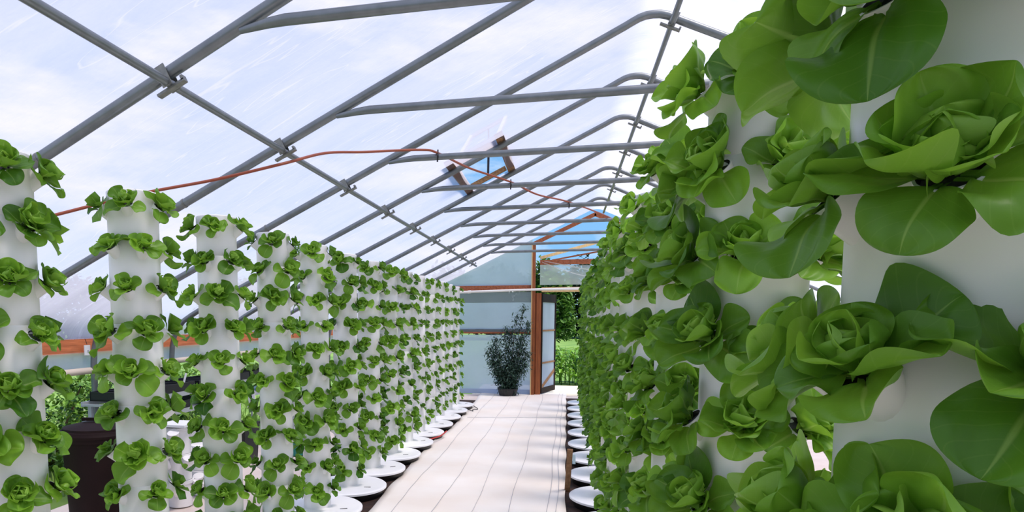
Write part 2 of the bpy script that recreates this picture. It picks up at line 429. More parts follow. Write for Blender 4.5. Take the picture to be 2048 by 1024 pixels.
# ------------------------------------------------------------------ roof vent
v = empty('roof_vent', (-.87, 6.5, 3.2), 'small wooden roof vent between two hoops, propped open to blue sky', 'roof vent')
def put(o): o.matrix_parent_inverse = Matrix.Translation(o.parent.location).inverted(); return o
sl = Vector((1, 0, .4735)).normalized(); sn = Vector((-sl.z, 0, sl.x))
for x0 in (-1.115, -.625):
    c = Vector((x0, 0, roof_z(x0) + .001)) + sn * .058
    a = c + Vector((0, 6.40, 0)); b_ = c + Vector((0, 7.86, 0))
    put(obj('plank', MB().bar(a, b_, .085, .048, sn), M['wood_old'], v))
    put(obj('plank_end', MB().bar(a - Vector((0, .012, 0)), a + Vector((0, .0, 0)), .086, .049, sn), M['wood_end'], v))['label'] = 'dark red sawn plank end'
for y0, mm in ((6.60, 'wood_red'), (7.72, 'wood_old')):
    a = Vector((-1.07, y0, roof_z(-1.07))) + sn * .07; b_ = Vector((-.67, y0, roof_z(-.67))) + sn * .07
    put(obj('cross_rail', MB().bar(a, b_, .04, .05, sn), M[mm], v))
lid = MB(); ta = math.radians(27)
def lidp(x, q): return Vector((x, 6.58 + q * math.cos(ta), roof_z(x) + .12 + q * math.sin(ta)))
for x0 in (-1.06, -.68): lid.bar(lidp(x0, 0), lidp(x0, .95), .035, .035)
for q in (.02, .93): lid.bar(lidp(-1.06, q), lidp(-.68, q), .035, .035)
lf = put(obj('vent_lid', lid, M['grey_metal'], v))
lp = MB().grid([[lidp(-1.06, .0) + Vector((0, 0, .02)), lidp(-.68, .0) + Vector((0, 0, .02))], [lidp(-1.06, .95) + Vector((0, 0, .02)), lidp(-.68, .95) + Vector((0, 0, .02))]])
o = obj('lid_film', lp, film_mat('lid_film', (.9, .9, .9), .12, (.97, .97, .97), streak=False), lf)
o.matrix_parent_inverse = Matrix.Identity(4)
put(obj('prop_strut', MB().tube([(-.90, 7.66, roof_z(-.90) + .09), (-.84, 7.2, roof_z(-.84) + .30)], .013, 8).tube([(-.84, 7.2, roof_z(-.84) + .30), (-.82, 6.98, roof_z(-.82) + .375)], .008, 8), M['navy'], v, 'auto'))

# ------------------------------------------------------------------ hanging cable
def smooth_pts(P, n=8):
    P = [Vector(p) for p in P]; out = []
    for i in range(len(P) - 1):
        p0, p1, p2, p3 = P[max(i - 1, 0)], P[i], P[i + 1], P[min(i + 2, len(P) - 1)]
        for k in range(n):
            t = k / n
            out.append(.5 * ((2 * p1) + (p2 - p0) * t + (2 * p0 - 5 * p1 + 4 * p2 - p3) * t * t + (3 * p1 - p0 - 3 * p2 + p3) * t ** 3))
    return out + [P[-1]]
cab = smooth_pts([(-3.42, 2.80, 2.04), (-3.02, 3.22, 2.213), (-2.6, 3.583, 2.405), (-2.2, 3.84, 2.53), (-1.80, 4.00, 2.645), (-1.664, 4.4, 2.80), (-1.464, 4.7, 2.87), (-1.136, 5.1, 2.965), (-1.026, 5.27, 2.975), (-.856, 5.9, 2.985), (-.543, 6.52, 2.975), (-.309, 7.1, 2.95), (.02, 7.78, 2.975), (.525, 9.05, 2.985), (.75, 9.9, 2.99)])
c_ = tag(obj('hanging_cable', MB().tube(cab, .0095, 8), M['cable'], smooth='auto'), 'rust-coloured power cable strung along the roof frame between tie bars', 'cable')
for x, y in ((-1.026, 5.27), (-.543, 6.527), (.02, 7.785)):
    obj('cable_tie', MB().tube([(x, y, 3.0), (x + .004, y - .03, 2.95), (x, y - .022, 2.90)], .006, 6), M['wire'], c_)

# ------------------------------------------------------------------ far end wall
def wall_panel(x0, x1, z0, z1f, name_, m, n=14, nz=10, y=YW):
    P = np.zeros((n, nz, 3))
    for i in range(n):
        x = x0 + (x1 - x0) * i / (n - 1); zt = z1f(x)
        for j in range(nz):
            P[i, j] = (x, y + .008 * math.sin(6 * x + 3 * j), z0 + (zt - z0) * j / (nz - 1))
    return MB().grid(P)
gz = lambda x: roof_z(x) + .02
wb = struct(obj('wall_back', wall_panel(-4.36, -.70, 1.42, lambda x: min(1.995, gz(x)), '', M['film_wall']).add(*(lambda g: (np.concatenate(g.v), g.f))(wall_panel(-4.36, -.70, .10, lambda x: 1.30, '', M['film_wall']))), M['film_wall'], smooth=True), 'grey blue film wall panels at the far end')
struct(obj('wall_back_gable', wall_panel(-3.0, -.70, 2.36, lambda x: max(2.361, gz(x)), '', M['film_wall']), M['film_wall'], smooth=True), 'blue grey film gable panel above the beam')
struct(obj('wall_back_band', wall_panel(-3.6, -.70, 1.995, lambda x: max(1.996, min(2.22, gz(x))), '', M['film_dark']), M['film_dark'], smooth=True), 'darker overlapping band of film below the beam')
struct(obj('wall_back_right', wall_panel(1.25, 5.56, .06, lambda x: min(2.25, gz(x)), '', M['film_wall']).add(*(lambda g: (np.concatenate(g.v), g.f))(wall_panel(1.25, 4.2, 2.36, lambda x: max(2.361, gz(x)), '', M['film_wall']))), M['film_wall'], smooth=True), 'film end wall to the right of the doorway')
struct(obj('wall_front', wall_panel(-4.36, 5.56, .0, gz, '', M['film_dark'], 40, 12, YF), M['film_dark'], smooth=True), 'unseen film end wall behind the camera, darkened to cut light')  # unseen end wall; dark film chosen to cut light on camera-facing surfaces
# draped clear film over the door head
P = np.zeros((16, 12, 3))
for i in range(16):
    x = -.54 + 1.8 * i / 15
    for j in range(12):
        t = j / 11; z = 2.36 + (2.86 - 2.36) * t
        P[i, j] = (x, YW + .02 + .05 * math.sin(t * PI) * (1 + .5 * math.sin(5 * (x + t))) , z - .10 * math.sin(PI * i / 15) * (t ** 3))
dr = obj('draped_film', MB().grid(P), M['film_clear'], smooth=True)
tag(dr, 'loose clear film draped between beam and board above the doorway', 'plastic film')
obj('fold', MB().tube(smooth_pts([(-.5, YW - .01, 2.84), (-.1, YW - .02, 2.68), (.45, YW - .02, 2.52), (1.1, YW - .01, 2.46)]), .012, 6), M['film_clear'], dr, True)
obj('fold', MB().tube(smooth_pts([(-.45, YW - .01, 2.86), (.0, YW - .02, 2.76), (.5, YW - .02, 2.66), (1.1, YW - .01, 2.62)]), .010, 6), M['film_clear'], dr, True)
tr = 3
def trim(mb, m, label):
    global tr
    o = struct(obj('trim_%d' % tr, mb, m), label); tr += 1; return o
trim(MB().bar((-3.1, YW, 2.30), (-.70, YW, 2.30), .06, .12), M['wood_red'], 'reddish wooden beam across the far end wall')
trim(MB().bar((-.5, YW + .01, 2.26), (1.3, YW + .01, 2.26), .06, .10), M['wood_pale'], 'pale wooden door head beam')
trim(MB().bar((-4.3, YW, 1.345), (-.70, YW, 1.345), .045, .035), M['wood_red'], 'thin reddish rail across the film wall')
trim(MB().bar((-4.3, YW + .015, 1.39), (-.70, YW + .015, 1.39), .02, .07), M['film_dark'], 'grey overlap of film above the thin rail')
trim(MB().bar((-4.3, YW, .06), (-.70, YW, .06), .04, .10), M['film_wall'], 'foot rail wrapped in film')
p_ = trim(MB().bar((-.672, YW - .04, 0), (-.672, YW - .04, 3.24), .085, .07, (0, 1, 0)), M['wood_post'], 'tall wooden door post in the far end wall')
trim(MB().bar((-.704, YW - .075, 0), (-.704, YW - .075, 3.22), .022, .012, (0, 1, 0)), M['wood_pale'], 'pale edge strip on the tall door post')
trim(MB().bar((-.552, YW, 0), (-.552, YW, 2.19), .10, .06, (0, 1, 0)).bar((-.618, YW + .02, 0), (-.618, YW + .02, 2.19), .03, .05, (0, 1, 0)), M['wood_post'], 'reddish brown door jamb')
trim(MB().bar((1.2, YW, 0), (1.2, YW, 3.5), .09, .08, (0, 1, 0)), M['wood_post'], 'wooden door post on the right of the doorway')
trim(MB().bar((-.69, YW - .02, 3.22), (.58, YW - .02, 3.80), .06, .075).bar((.56, YW - .02, 3.80), (1.9, YW - .02, 3.20), .06, .075), M['wood_red'], 'reddish gable rafters under the ridge')
trim(MB().bar((-.54, YW + .02, 2.835), (1.2, YW + .02, 2.835), .05, .10), M['wood_red'], 'reddish cross board above the draped film')
pp = MB().tube([(-3.0, YW - .10, 2.21), (-2.05, YW - .10, 2.225)], .028, 12).tube([(-2.07, YW - .10, 2.225), (-2.0, YW - .10, 2.23)], .034, 12).tube([(-2.02, YW - .10, 2.23), (-.5, YW - .11, 2.262), (1.35, YW - .11, 2.275)], .026, 12)
tag(obj('pvc_pipe', pp, M['pvc'], smooth='auto'), 'white plastic pipe running level across the far end wall', 'pipe')
gv = empty('gable_vent', (.33, YW + .1, 2.9), 'open gable vent flap with pale frame bars under the ridge', 'vent flap')
put(obj('flap_frame', MB().bar((-.54, YW + .12, 2.94), (1.25, YW + .55, 3.44), .05, .06), M['wood_pale'], gv))
put(obj('flap_film', MB().grid([[(-.54, YW + .14, 2.975), (1.25, YW + .57, 3.475)], [(-.54, YW + .30, 2.965), (1.25, YW + .75, 3.45)]]), M['film'], gv))
put(obj('flap_rail', MB().bar((-.3, YW + .5, 2.92), (1.2, YW + .5, 3.17), .04, .03), M['wood_red'], gv))

# open door leaf, swung outwards
d0, d1 = Vector((-.50, YW + .04, .03)), Vector((-.222, 15.03, .03)); dd = (d1 - d0).normalized(); H_ = 2.14
door = bpy.data.objects.new('door_1', None); COL.objects.link(door); door.location = d0
struct(door, 'open door leaf with film panes, swung outwards at the far end')
def dpt(t, z): return d0 + (d1 - d0) * t + Vector((0, 0, z))
fr = MB()
for t in (.02, .98): fr.bar(dpt(t, 0), dpt(t, H_), .04, .05, dd)
fr.bar(dpt(0, .06), dpt(1, .06), .04, .12); fr.bar(dpt(0, H_ - .08), dpt(1, H_ - .08), .04, .18)
put(obj('frame', fr, M['barrel'], door))
rb = MB()
for z in (.66, 1.36): rb.bar(dpt(.02, z), dpt(.98, z), .03, .035)
rb.bar(dpt(.02, .12), dpt(.98, .46), .03, .07)
put(obj('rail', rb, M['wood_old'], door))
put(obj('pane', MB().grid([[dpt(.03, .1), dpt(.97, .1)], [dpt(.03, H_ - .1), dpt(.97, H_ - .1)]]), M['film_wall'], door))

# ------------------------------------------------------------------ leaves as arrays
def leaf_grid(Ln, W, e0, k, cup, ruf, nu, nv, rng, sb=.12, tw=0.0):
    xp = 1.22 if nu > 5 else .82
    npet = max(2, nu // 6); tau = np.linspace(0, 1, nu - npet)
    s = np.concatenate([np.linspace(0, sb, npet, endpoint=False), sb + (1 - sb) * ((1 - np.cos(PI * tau)) / 2) ** (1 / xp)]) if nu > 5 else 1 - (1 - np.linspace(0, 1, nu)) ** 1.3; v = np.linspace(-1, 1, nv)
    v = np.sign(v) * np.abs(v) ** .9
    e = e0 + k * s ** 1.4
    ds = Ln * np.diff(s)
    em = (e[1:] + e[:-1]) / 2
    X = np.concatenate([[0], np.cumsum(np.cos(em) * ds)]); Z = np.concatenate([[0], np.cumsum(np.sin(em) * ds)])
    x = np.clip((s - sb) / (1 - sb), 0, 1) ** xp
    hw = np.maximum(.13 * (1 - .8 * x), (1 - np.abs(2 * x - 1) ** 2.05).clip(0) ** .5) * W / 2
    hw[-1] = W * .006
    ph = rng.uniform(0, 6.28, 4)
    Vv, Ss = np.meshgrid(v, s); HW = hw[:, None] * np.ones_like(Vv)
    A = np.abs(Vv)
    off = cup * HW * A ** 2 + ruf * HW * A ** 2.2 * (np.sin(ph[0] + 6.5 * Ss + 1.3 * np.sign(Vv)) + .5 * np.sin(ph[1] + 11 * Ss * np.sign(Vv) + 2 * Vv))
    off += (.036 * np.sin(ph[2] + 9 * Ss + 3 * Vv) + .024 * np.sin(ph[3] + 6 * Vv * 2)) * HW
    off -= .05 * W * np.exp(-(Vv / .12) ** 2) * (1 - Ss)
    # tip crinkle
    off += .5 * HW * ruf * np.sin(ph[1] + 5 * Vv) * Ss ** 4
    yy = Vv * HW * (1 - .22 * min(cup, 1.2) * A ** 2)
    E = e[:, None]
    tws = tw * Ss
    y2 = yy * np.cos(tws) - off * np.sin(tws); o2 = yy * np.sin(tws) + off * np.cos(tws)
    G = np.stack([X[:, None] - np.sin(E) * o2, y2, Z[:, None] + np.cos(E) * o2], -1)
    return G, Ss, (Vv + 1) / 2

class LB:                                  # many leaves -> one mesh with uv and tint
    def __init__(s): s.V = []; s.F = []; s.U = []; s.T = []; s.n = 0
    def leaf(s, G, U, V, tint):
        a, b = G.shape[:2]
        i = np.arange(a - 1)[:, None] * b + np.arange(b - 1)[None, :]
        f = np.stack([i, i + 1, i + b + 1, i + b], -1).reshape(-1, 4) + s.n
        s.V.append(G.reshape(-1, 3)); s.F.append(f); s.U.append(np.stack([U, V], -1).reshape(-1, 2)); s.T.append(np.full(a * b, tint)); s.n += a * b
    def arrays(s): return np.concatenate(s.V), np.concatenate(s.F), np.concatenate(s.U), np.concatenate(s.T)
def mesh_from(name, V, Fq, U, T, m):
    me = bpy.data.meshes.new(name)
    me.vertices.add(len(V)); me.vertices.foreach_set('co', V.astype(np.float32).ravel())
    me.loops.add(Fq.size); me.loops.foreach_set('vertex_index', Fq.astype(np.int32).ravel())
    me.polygons.add(len(Fq)); me.polygons.foreach_set('loop_start', np.arange(0, Fq.size, 4, dtype=np.int32))
    me.polygons.foreach_set('use_smooth', np.ones(len(Fq), bool))
    uv = me.uv_layers.new(name='UVMap'); uv.data.foreach_set('uv', U[Fq.ravel()].astype(np.float32).ravel())
    ca = me.color_attributes.new('tint', 'FLOAT_COLOR', 'POINT')
    ca.data.foreach_set('color', np.stack([T, T, T, np.ones_like(T)], -1).astype(np.float32).ravel())
    me.update(calc_edges=True); me.validate()
    me.materials.append(m)
    return me

def lettuce(seed, nu, nv, n_out, n_heart, open_=0.0):
    """rosette in its own frame: +Z is the way it grows, +X hangs out and down, -X faces the wall."""
    rng = np.random.default_rng(seed)
    outer, heart = LB(), LB()
    n = n_out + n_heart
    a0 = rng.uniform(0, 6.28)
    for i in range(n):
        t = i / (n - 1)
        a = a0 + i * 2.39996 + rng.uniform(-.4, .4)
        wl = max(0.0, -math.cos(a)) ; low = max(0.0, math.cos(a))
        Ln = (.116 - .066 * t ** .9) * rng.uniform(.80, 1.14) * (1 - .12 * wl)
        W = Ln * rng.uniform(.86, 1.12) * (1.0 + .22 * t)
        e0 = math.radians(8 + 66 * t ** .85 + 34 * wl - 2 * low + rng.uniform(-15, 15))
        k = math.radians(-48 + 120 * t + 20 * wl - 16 * low + rng.uniform(-30, 30) - 18 * open_)
        cup = .10 + .75 * t + rng.uniform(-.15, .25); ruf = rng.uniform(.14, .34)
        G, S, V = leaf_grid(Ln, W, e0, k, cup, ruf, nu, nv, rng, sb=.13, tw=rng.uniform(-.35, .35))
        G[..., 0] += .010 * (1 - t); G[..., 2] += .016 * t
        c, s_ = math.cos(a), math.sin(a)
        R = np.array([[c, -s_, 0], [s_, c, 0], [0, 0, 1]])
        G = G @ R.T
        # leaves lie against the pipe instead of passing through it
        rad = (G[..., 0] + G[..., 2]) * .70711 + .1435; ver = (G[..., 2] - G[..., 0]) * .70711; yy = G[..., 1]
        rr = np.sqrt(rad ** 2 + yy ** 2); lim = .1345
        r2 = np.where(rr < lim + .02, lim + .02 * np.exp((rr - lim - .02) / .02), rr)
        q_ = r2 / np.maximum(rr, .02)
        rad2 = rad * q_ - .1435; yy2 = yy * q_
        G = np.stack([(rad2 - ver) * .70711, yy2, (rad2 + ver) * .70711], -1)
        tint = float(np.clip(rng.uniform(.15, .62) + .30 * t, 0, 1))
        (outer if i < n_out else heart).leaf(G, S, V, tint)
    return outer, heart
NV = 7
HI, LO, FAR = [], [], []
for q in range(NV):
    o_, h_ = lettuce(100 + q, 30, 23, 11, 8)
    HI.append((mesh_from('lettuce_leaves', *o_.arrays(), M['lettuce']), mesh_from('lettuce_heart', *h_.arrays(), M['heart'])))
    o_, h_ = lettuce(200 + q, 15, 11, 9, 6)
    LO.append((mesh_from('lettuce_leaves', *o_.arrays(), M['lettuce']), mesh_from('lettuce_heart', *h_.arrays(), M['heart'])))
    o_, h_ = lettuce(200 + q, 6, 5, 9, 4)
    A_, B_ = o_.arrays(), h_.arrays()
    FAR.append((np.concatenate([A_[0], B_[0]]), np.concatenate([A_[1], B_[1] + len(A_[0])]), np.concatenate([A_[2], B_[2]]), np.concatenate([A_[3], B_[3] * .8 + .2])))

# ------------------------------------------------------------------ towers and reservoirs
PR, ZL, TH = .112, .10, 2.128
LEVEL, Z0, NLEV = .1905, .125, 11
PORT_TILT = math.radians(45)
def column_mb():
    prof = [(PR, 0)]
    for k in range(1, 6):
        z = k * TH / 5.6
        prof += [(PR, z - .003), (PR - .0022, z), (PR, z + .003)]
    prof += [(PR, TH - .004), (PR - .004, TH), (PR - .012, TH), (PR - .012, TH - .03), (.0, TH - .03)]
    return MB().lathe(prof, 40, cap=False)
COLUMN = column_mb().mesh('column', 'auto'); COLUMN.materials.append(M['plastic'])
cap_me = MB().lathe([(.0, TH - .028), (PR - .013, TH - .028), (PR - .013, TH - .012), (.02, TH - .010), (.0, TH - .010)], 32, cap=False).mesh('top_cap', 'auto'); cap_me.materials.append(M['plastic'])
def port_mb():
    # local: origin on the pipe skin, opening along +Z tilted with the plant
    return MB().lathe([(.024, -.035), (.027, .0), (.030, .026), (.031, .036), (.028, .036), (.024, .026), (.0, .022)], 18, cap=False)
PORT = port_mb().mesh('planting_port', 'auto'); PORT.materials.append(M['plastic']); PORT.materials.append(M['black'])
for f_ in PORT.polygons:
    if f_.center.z > .0195 and all((PORT.vertices[i].co.xy.length < .0285) for i in f_.vertices) : f_.material_index = 1
RL = .372
tub_prof = [(RL - .04, 0), (RL - .022, .045), (RL - .016, .066)]
TUB = MB().lathe(tub_prof, 48).mesh('tub', 'auto'); TUB.materials.append(M['black'])
LIDM = MB().lathe([(RL - .012, .064), (RL, .067), (RL + .001, .084), (RL - .008, .0905), (RL - .03, .092), (PR + .05, .097), (PR + .02, .0985), (.0, .0985)], 56).mesh('lid', 'auto'); LIDM.materials.append(M['lid'])
SLOT = MB().box((.24, .02, .0955), (.06, .005, .006), [[.8, -.6, 0], [.6, .8, 0], [0, 0, 1]]).mesh('lid_slot'); SLOT.materials.append(M['black'])

plants = []        # dict(tower, level, rel angle, matrix ...)
ROWS = []
for row, XR_, y0, sp, cnt in (('left', -1.979, 1.961, .7456, 14), ('right', .4328, .853, .8237, 15)):
    for k in range(cnt):
        ROWS.append((row, k, XR_, y0 + sp * k))
ROT = {('left', 0): 2, ('left', 1): -15, ('left', 2): 0, ('left', 3): 0, ('left', 4): 0, ('right', 0): -3, ('right', 1): -8, ('right', 2): -4, ('right', 3): 5}
lean = random.Random(5)
for row, k, X, Y in ROWS:
    if (row, k) == ('right', 0): lean = random.Random(11)
    wall = 'beside the left wall' if row == 'left' else 'right of the aisle'
    nm = '%s white lettuce tower from the camera in the row %s' % (ORD[k], wall)
    tw = empty('lettuce_tower', (X, Y, ZL - .002), nm, 'hydroponic tower', 'white lettuce towers')
    link('column', COLUMN, None, tw); link('top_cap', cap_me, None, tw)
    rs = empty('reservoir', (X, Y, 0), 'black reservoir with white lid under the %s tower of the row %s' % (ORD[k], wall), 'reservoir', 'white lidded reservoirs')
    link('tub', TUB, None, rs); lo = link('lid', LIDM, None, rs); so = link('lid_slot', SLOT, None, lo)
    lo.rotation_euler = (0, 0, lean.uniform(-.6, .3))
    to_cam = math.atan2(-Y, -X); rr = ROT.get((row, k), lean.uniform(-14, 14))
    for lev in range(NLEV):
        zc_ = ZL + Z0 + LEVEL * lev
        npl = 5 if row == 'left' else 6
        for q in range(npl):
            rel = (q + (.5 if lev % 2 else 0)) * 360 / npl + rr + lean.uniform(-5, 5)
            rel = (rel + 180) % 360 - 180
            fac = math.cos(math.radians(rel))
            if fac < -.36: continue
            phi = to_cam + math.radians(rel)
            c, s_ = math.cos(phi), math.sin(phi)
            pz = zc_ + lean.uniform(-.006, .006)
            plants.append(dict(row=row, k=k, lev=lev, rel=rel, fac=fac, phi=phi, X=X, Y=Y, z=pz, tw=tw, rnd=lean.random(), var=lean.randrange(NV)))
lit = [(ls['row'], ls['k']) for ls in plants]
def project(p):
    d = np.asarray(p) - np.array([0, 0, CZ]); c = d @ fw
    return (CX + F * (d @ ax) / c, CY - F * (d @ ay) / c, c) if c > .1 else (-9999, -9999, 1)
for p in plants:
    c, s_ = math.cos(p['phi']), math.sin(p['phi'])
    tilt = PORT_TILT
    # skin point and mouth of the planting port
    p['skin'] = Vector((p['X'] + c * (PR - .004), p['Y'] + s_ * (PR - .004), p['z']))
    axis = Vector((c * math.sin(tilt), s_ * math.sin(tilt), math.cos(tilt)))
    p['mouth'] = p['skin'] + axis * .034
    ce = p['mouth'] + axis * .04
    u, v, dep = project(ce)
    p['dep'] = dep; mg = 30 + 190 / max(dep, .3); p['in'] = -mg < u < 2048 + mg and -mg < v < 1024 + mg and dep > .3
    crowd = 1.0
    if p['row'] == 'right' and p['k'] > 2 and p['rel'] > 20: crowd = .45       # hidden behind the nearer towers
    if p['row'] == 'left' and p['k'] > 5 and p['rel'] < -40: crowd = .6
    p['score'] = (crowd * (.35 + max(0, p['fac'] + .3)) / dep) if p['in'] else 0
    sz = .76 + .32 * p['rnd']
    if p['row'] == 'right': sz = (.88 + .22 * p['rnd']) * (1.06 if p['k'] < 2 else 1.0)
    else: sz *= .98 if p['k'] < 9 else .80
    p['size'] = sz
# labels: by tower, tier and order within the tier
for row, k, X, Y in ROWS:
    for lev in range(NLEV):
        tier = sorted([p for p in plants if p['row'] == row and p['k'] == k and p['lev'] == lev], key=lambda p: p['rel'])
        for i, p in enumerate(tier):
            n = len(tier)
            w = 'leftmost' if i == 0 else 'rightmost' if i == n - 1 else ORD[i] + ' from left'
            t_ = NLEV - 1 - lev
            tw_ = 'top' if t_ == 0 else ORD[t_] + ' tier' if t_ < NLEV - 1 else 'lowest tier'
            p['label'] = 'butterhead lettuce on %s tower of %s row, %s, %s' % (ORD[k], row, 'top tier' if t_ == 0 else 'bottom tier' if lev == 0 else ORD[t_] + ' tier down', w)
plants.sort(key=lambda p: -p['score'])
NIND = 296
bulk = []
for i, p in enumerate(plants):
    d = p['dep']
    port = None
    if p['k'] < (9 if p['row'] == 'left' else 5) and p['fac'] > -.3:
        port = link('planting_port', PORT, None, p['tw'])
        port.location = p['skin'] - p['tw'].location
        port.rotation_euler = (0, PORT_TILT, p['phi'])
    mats = Matrix.Translation(p['mouth'] - Vector((0, 0, .004))) @ Matrix.Rotation(p['phi'], 4, 'Z') @ Matrix.Rotation(PORT_TILT + (p['rnd'] - .5) * .25, 4, 'Y') @ Matrix.Rotation((p['rnd'] * 7 % 1 - .5) * .6, 4, 'Z')
    flip = -1 if (p['rnd'] * 13) % 1 > .5 else 1
    S = p['size']
    mats = mats @ Matrix.Diagonal((S, S * flip, S, 1))
    if i < NIND:
        lib = HI if d < 2.7 else LO
        lm, hm = lib[p['var']]
        o = bpy.data.objects.new('lettuce', lm); COL.objects.link(o); o.matrix_world = mats
        tag(o, p['label'], 'lettuce', 'butterhead lettuces on the towers')
        hh = bpy.data.objects.new('heart', hm); COL.objects.link(hh); hh.parent = o
        hh['label'] = 'paler curled heart leaves'
    else:
        bulk.append((np.array(mats), p['var'], p['rnd']))
VV, FF, UU, TT = [], [], [], []; nn_ = 0
for mtx, var, rnd in bulk:
    V, Fq, U, T = FAR[var]
    VV.append(V @ mtx[:3, :3].T + mtx[:3, 3]); FF.append(Fq + nn_); UU.append(U); TT.append(np.clip(T + (rnd - .5) * .35, 0, 1)); nn_ += len(V)
if VV:
    o = link('lettuce_foliage', mesh_from('lettuce_foliage', np.concatenate(VV), np.concatenate(FF), np.concatenate(UU), np.concatenate(TT), M['lettuce']))
    tag(o, 'small far and half hidden lettuces filling the rest of both tower rows', 'lettuces', kind='stuff')

# ------------------------------------------------------------------ things along the left wall
def lathe_obj(name, prof, n, m, parent, loc=None): return obj(name, MB().lathe(prof, n), m, parent, 'auto', loc)
br = empty('trash_barrel', (-3.50, 4.30, 0), 'tall dark brown plastic trash barrel with lid behind the towers', 'trash barrel')
lathe_obj('barrel_body', [(.235, 0), (.24, .02), (.275, .72), (.29, .725), (.29, .765), (.28, .77)], 40, M['barrel'], br)
bl = lathe_obj('barrel_lid', [(.296, .755), (.30, .775), (.29, .79), (.286, .80), (.272, .806), (.268, .822), (.15, .848), (.0, .855)], 40, M['barrel'], br)
obj('lid_handle', MB().bar((-.13, -.04, .872), (.13, .04, .872), .035, .022), M['barrel'], bl)
for sg in (-1, 1): obj('side_handle', MB().box((sg * .295, 0, .66), (.05, .14, .03)), M['barrel'], br)

bn = empty('plant_bench', (-4.08, 7.02, 0), 'pale grey metal plant bench standing along the left wall', 'bench')
b = MB()
for x in (-.20, .20): b.bar((x, -2.0, .87), (x, 1.9, .87), .02, .045)
for y in np.arange(-2.0, 1.91, .39): b.bar((-.20, y, .865), (.20, y, .865), .02, .02)
obj('bench_top', b, M['grey_metal'], bn)
b = MB()
for x in (-.20, .20): b.bar((x, -2.0, .69), (x, 1.9, .69), .02, .045)
b.box((0, -.05, .70), (.40, 3.86, .008))
obj('lower_shelf', b, M['grey_metal'], bn)
for y in (-1.9, 0, 1.8):
    for x in (-.19, .19): obj('leg', MB().box((x, y, .43), (.035, .035, .86)), M['grey_metal'], bn)
def tray_mb(w, l, h, cells=0):
    b = MB()
    b.box((0, 0, .006), (w, l, .012))
    for sx in (-1, 1): b.box((sx * (w / 2 - .006), 0, h / 2), (.012, l, h))
    for sy in (-1, 1): b.box((0, sy * (l / 2 - .006), h / 2), (w, .012, h))
    for c in range(1, cells): b.box((0, -l / 2 + l * c / cells, h / 2), (w - .02, .012, h * .96))
    return b
TRAY = tray_mb(.36, .54, .085, 3).mesh('tray'); TRAY.materials.append(M['black'])
SOIL = MB().box((0, 0, .06), (.33, .51, .01)).mesh('soil'); SOIL.materials.append(M['soil'])
words_t = ['nearest the barrel', 'second from the barrel', 'third from the barrel', 'fourth from the barrel', 'fifth from the barrel', 'furthest from the barrel']
for k, y in enumerate((5.36, 5.98, 6.6, 7.22, 7.84, 8.46)):
    o = link('seed_tray', TRAY, None, None, (-4.07, y, .894)); tag(o, 'black plastic seed tray on the bench top, %s' % words_t[k], 'tray', 'black seed trays on the bench')
    link('potting_soil', SOIL, None, o)
for k, y in enumerate((5.9, 6.7)):
    o = link('seed_tray', TRAY, None, None, (-4.08, y, .708)); tag(o, 'black plastic seed tray on the lower bench shelf, %s' % ('nearer one', 'farther one')[k], 'tray', 'black trays on the lower shelf')
    link('potting_soil', SOIL, None, o)
for k, (x, y) in enumerate(((-3.96, 5.25), (-3.93, 6.1))):
    tag(obj('plant_marker', MB().bar((0, 0, 0), (.02, .02, .11), .022, .003, (0, 1, 0)), M['white'], None, loc=(x, y, .965)), 'small white plant marker stuck in the %s seed tray' % ('nearest', 'second')[k], 'marker', 'plant markers')
# seedlings on the bench, tiny green
for k, y in enumerate((7.22, 7.84, 8.46)):
    lb = LB(); rng = np.random.default_rng(50 + k)
    for q in range(36):
        G, S, V = leaf_grid(.11, .035, rng.uniform(.5, 1.3), rng.uniform(-.9, .2), .2, .1, 5, 3, rng)
        a = rng.uniform(0, 6.28); R = np.array([[math.cos(a), -math.sin(a), 0], [math.sin(a), math.cos(a), 0], [0, 0, 1]])
        lb.leaf(G @ R.T + np.array([rng.uniform(-.14, .14), rng.uniform(-.22, .22), 0]), S, V, rng.uniform(.2, 1))
    o = link('seedlings', mesh_from('seedlings', *lb.arrays(), M['bush'])); o.location = (-4.07, y, .956)
    tag(o, 'young green seedlings in the %s bench tray' % ('fourth', 'fifth', 'furthest')[k], 'seedlings', kind='stuff')
# tag hanging on the hip board
tg = obj('hanging_tag', MB().box((0, 0, -.075), (.008, .075, .095)), M['white'], None, loc=(-4.375, 5.235, 1.43))
tag(tg, 'small white paper tag hung on the hip board beside a hoop leg', 'tag')
obj('tag_mark', MB().box((.005, .005, -.085), (.003, .016, .022)), M['grey_metal'], tg)
obj('tag_wire', MB().tube(smooth_pts([(.0, .0, -.02), (.01, -.05, .05), (.01, -.12, .06), (.01, -.17, .03)], 5), .003, 5), M['wire'], tg)

# stacked white planter column
def planter(loc, label, nsec, z0, r=.115):
    p = empty('stacking_planter', (loc[0], loc[1], 0), label, 'planter', 'white stacking planters')
    for s_ in range(nsec):
        z = z0 + s_ * .235
        obj('planter_section', MB().lathe([(r * .86, z), (r * .9, z + .20), (r, z + .205), (r, z + .232), (r * .9, z + .234), (r * .86, z + .21)], 28), M['plastic'], p, 'auto')
        for q in range(4):
            a = q * PI / 2 + (PI / 4 if s_ % 2 else 0) + .3
            d = Vector((math.cos(a), math.sin(a), 0))
            t = MB(); c = d * (r * .85) + Vector((0, 0, z + .14))
            t.tube([c - Vector((0, 0, .02)), c + d * .045 + Vector((0, 0, .03)), c + d * .06 + Vector((0, 0, .065))], [.028, .042, .050], 14)
            obj('side_cup', t, M['plastic'], p, 'auto')
    return p
planter((-3.30, 5.02), 'white stacking planter column with square tray on top, nearer one', 3, 0.0)
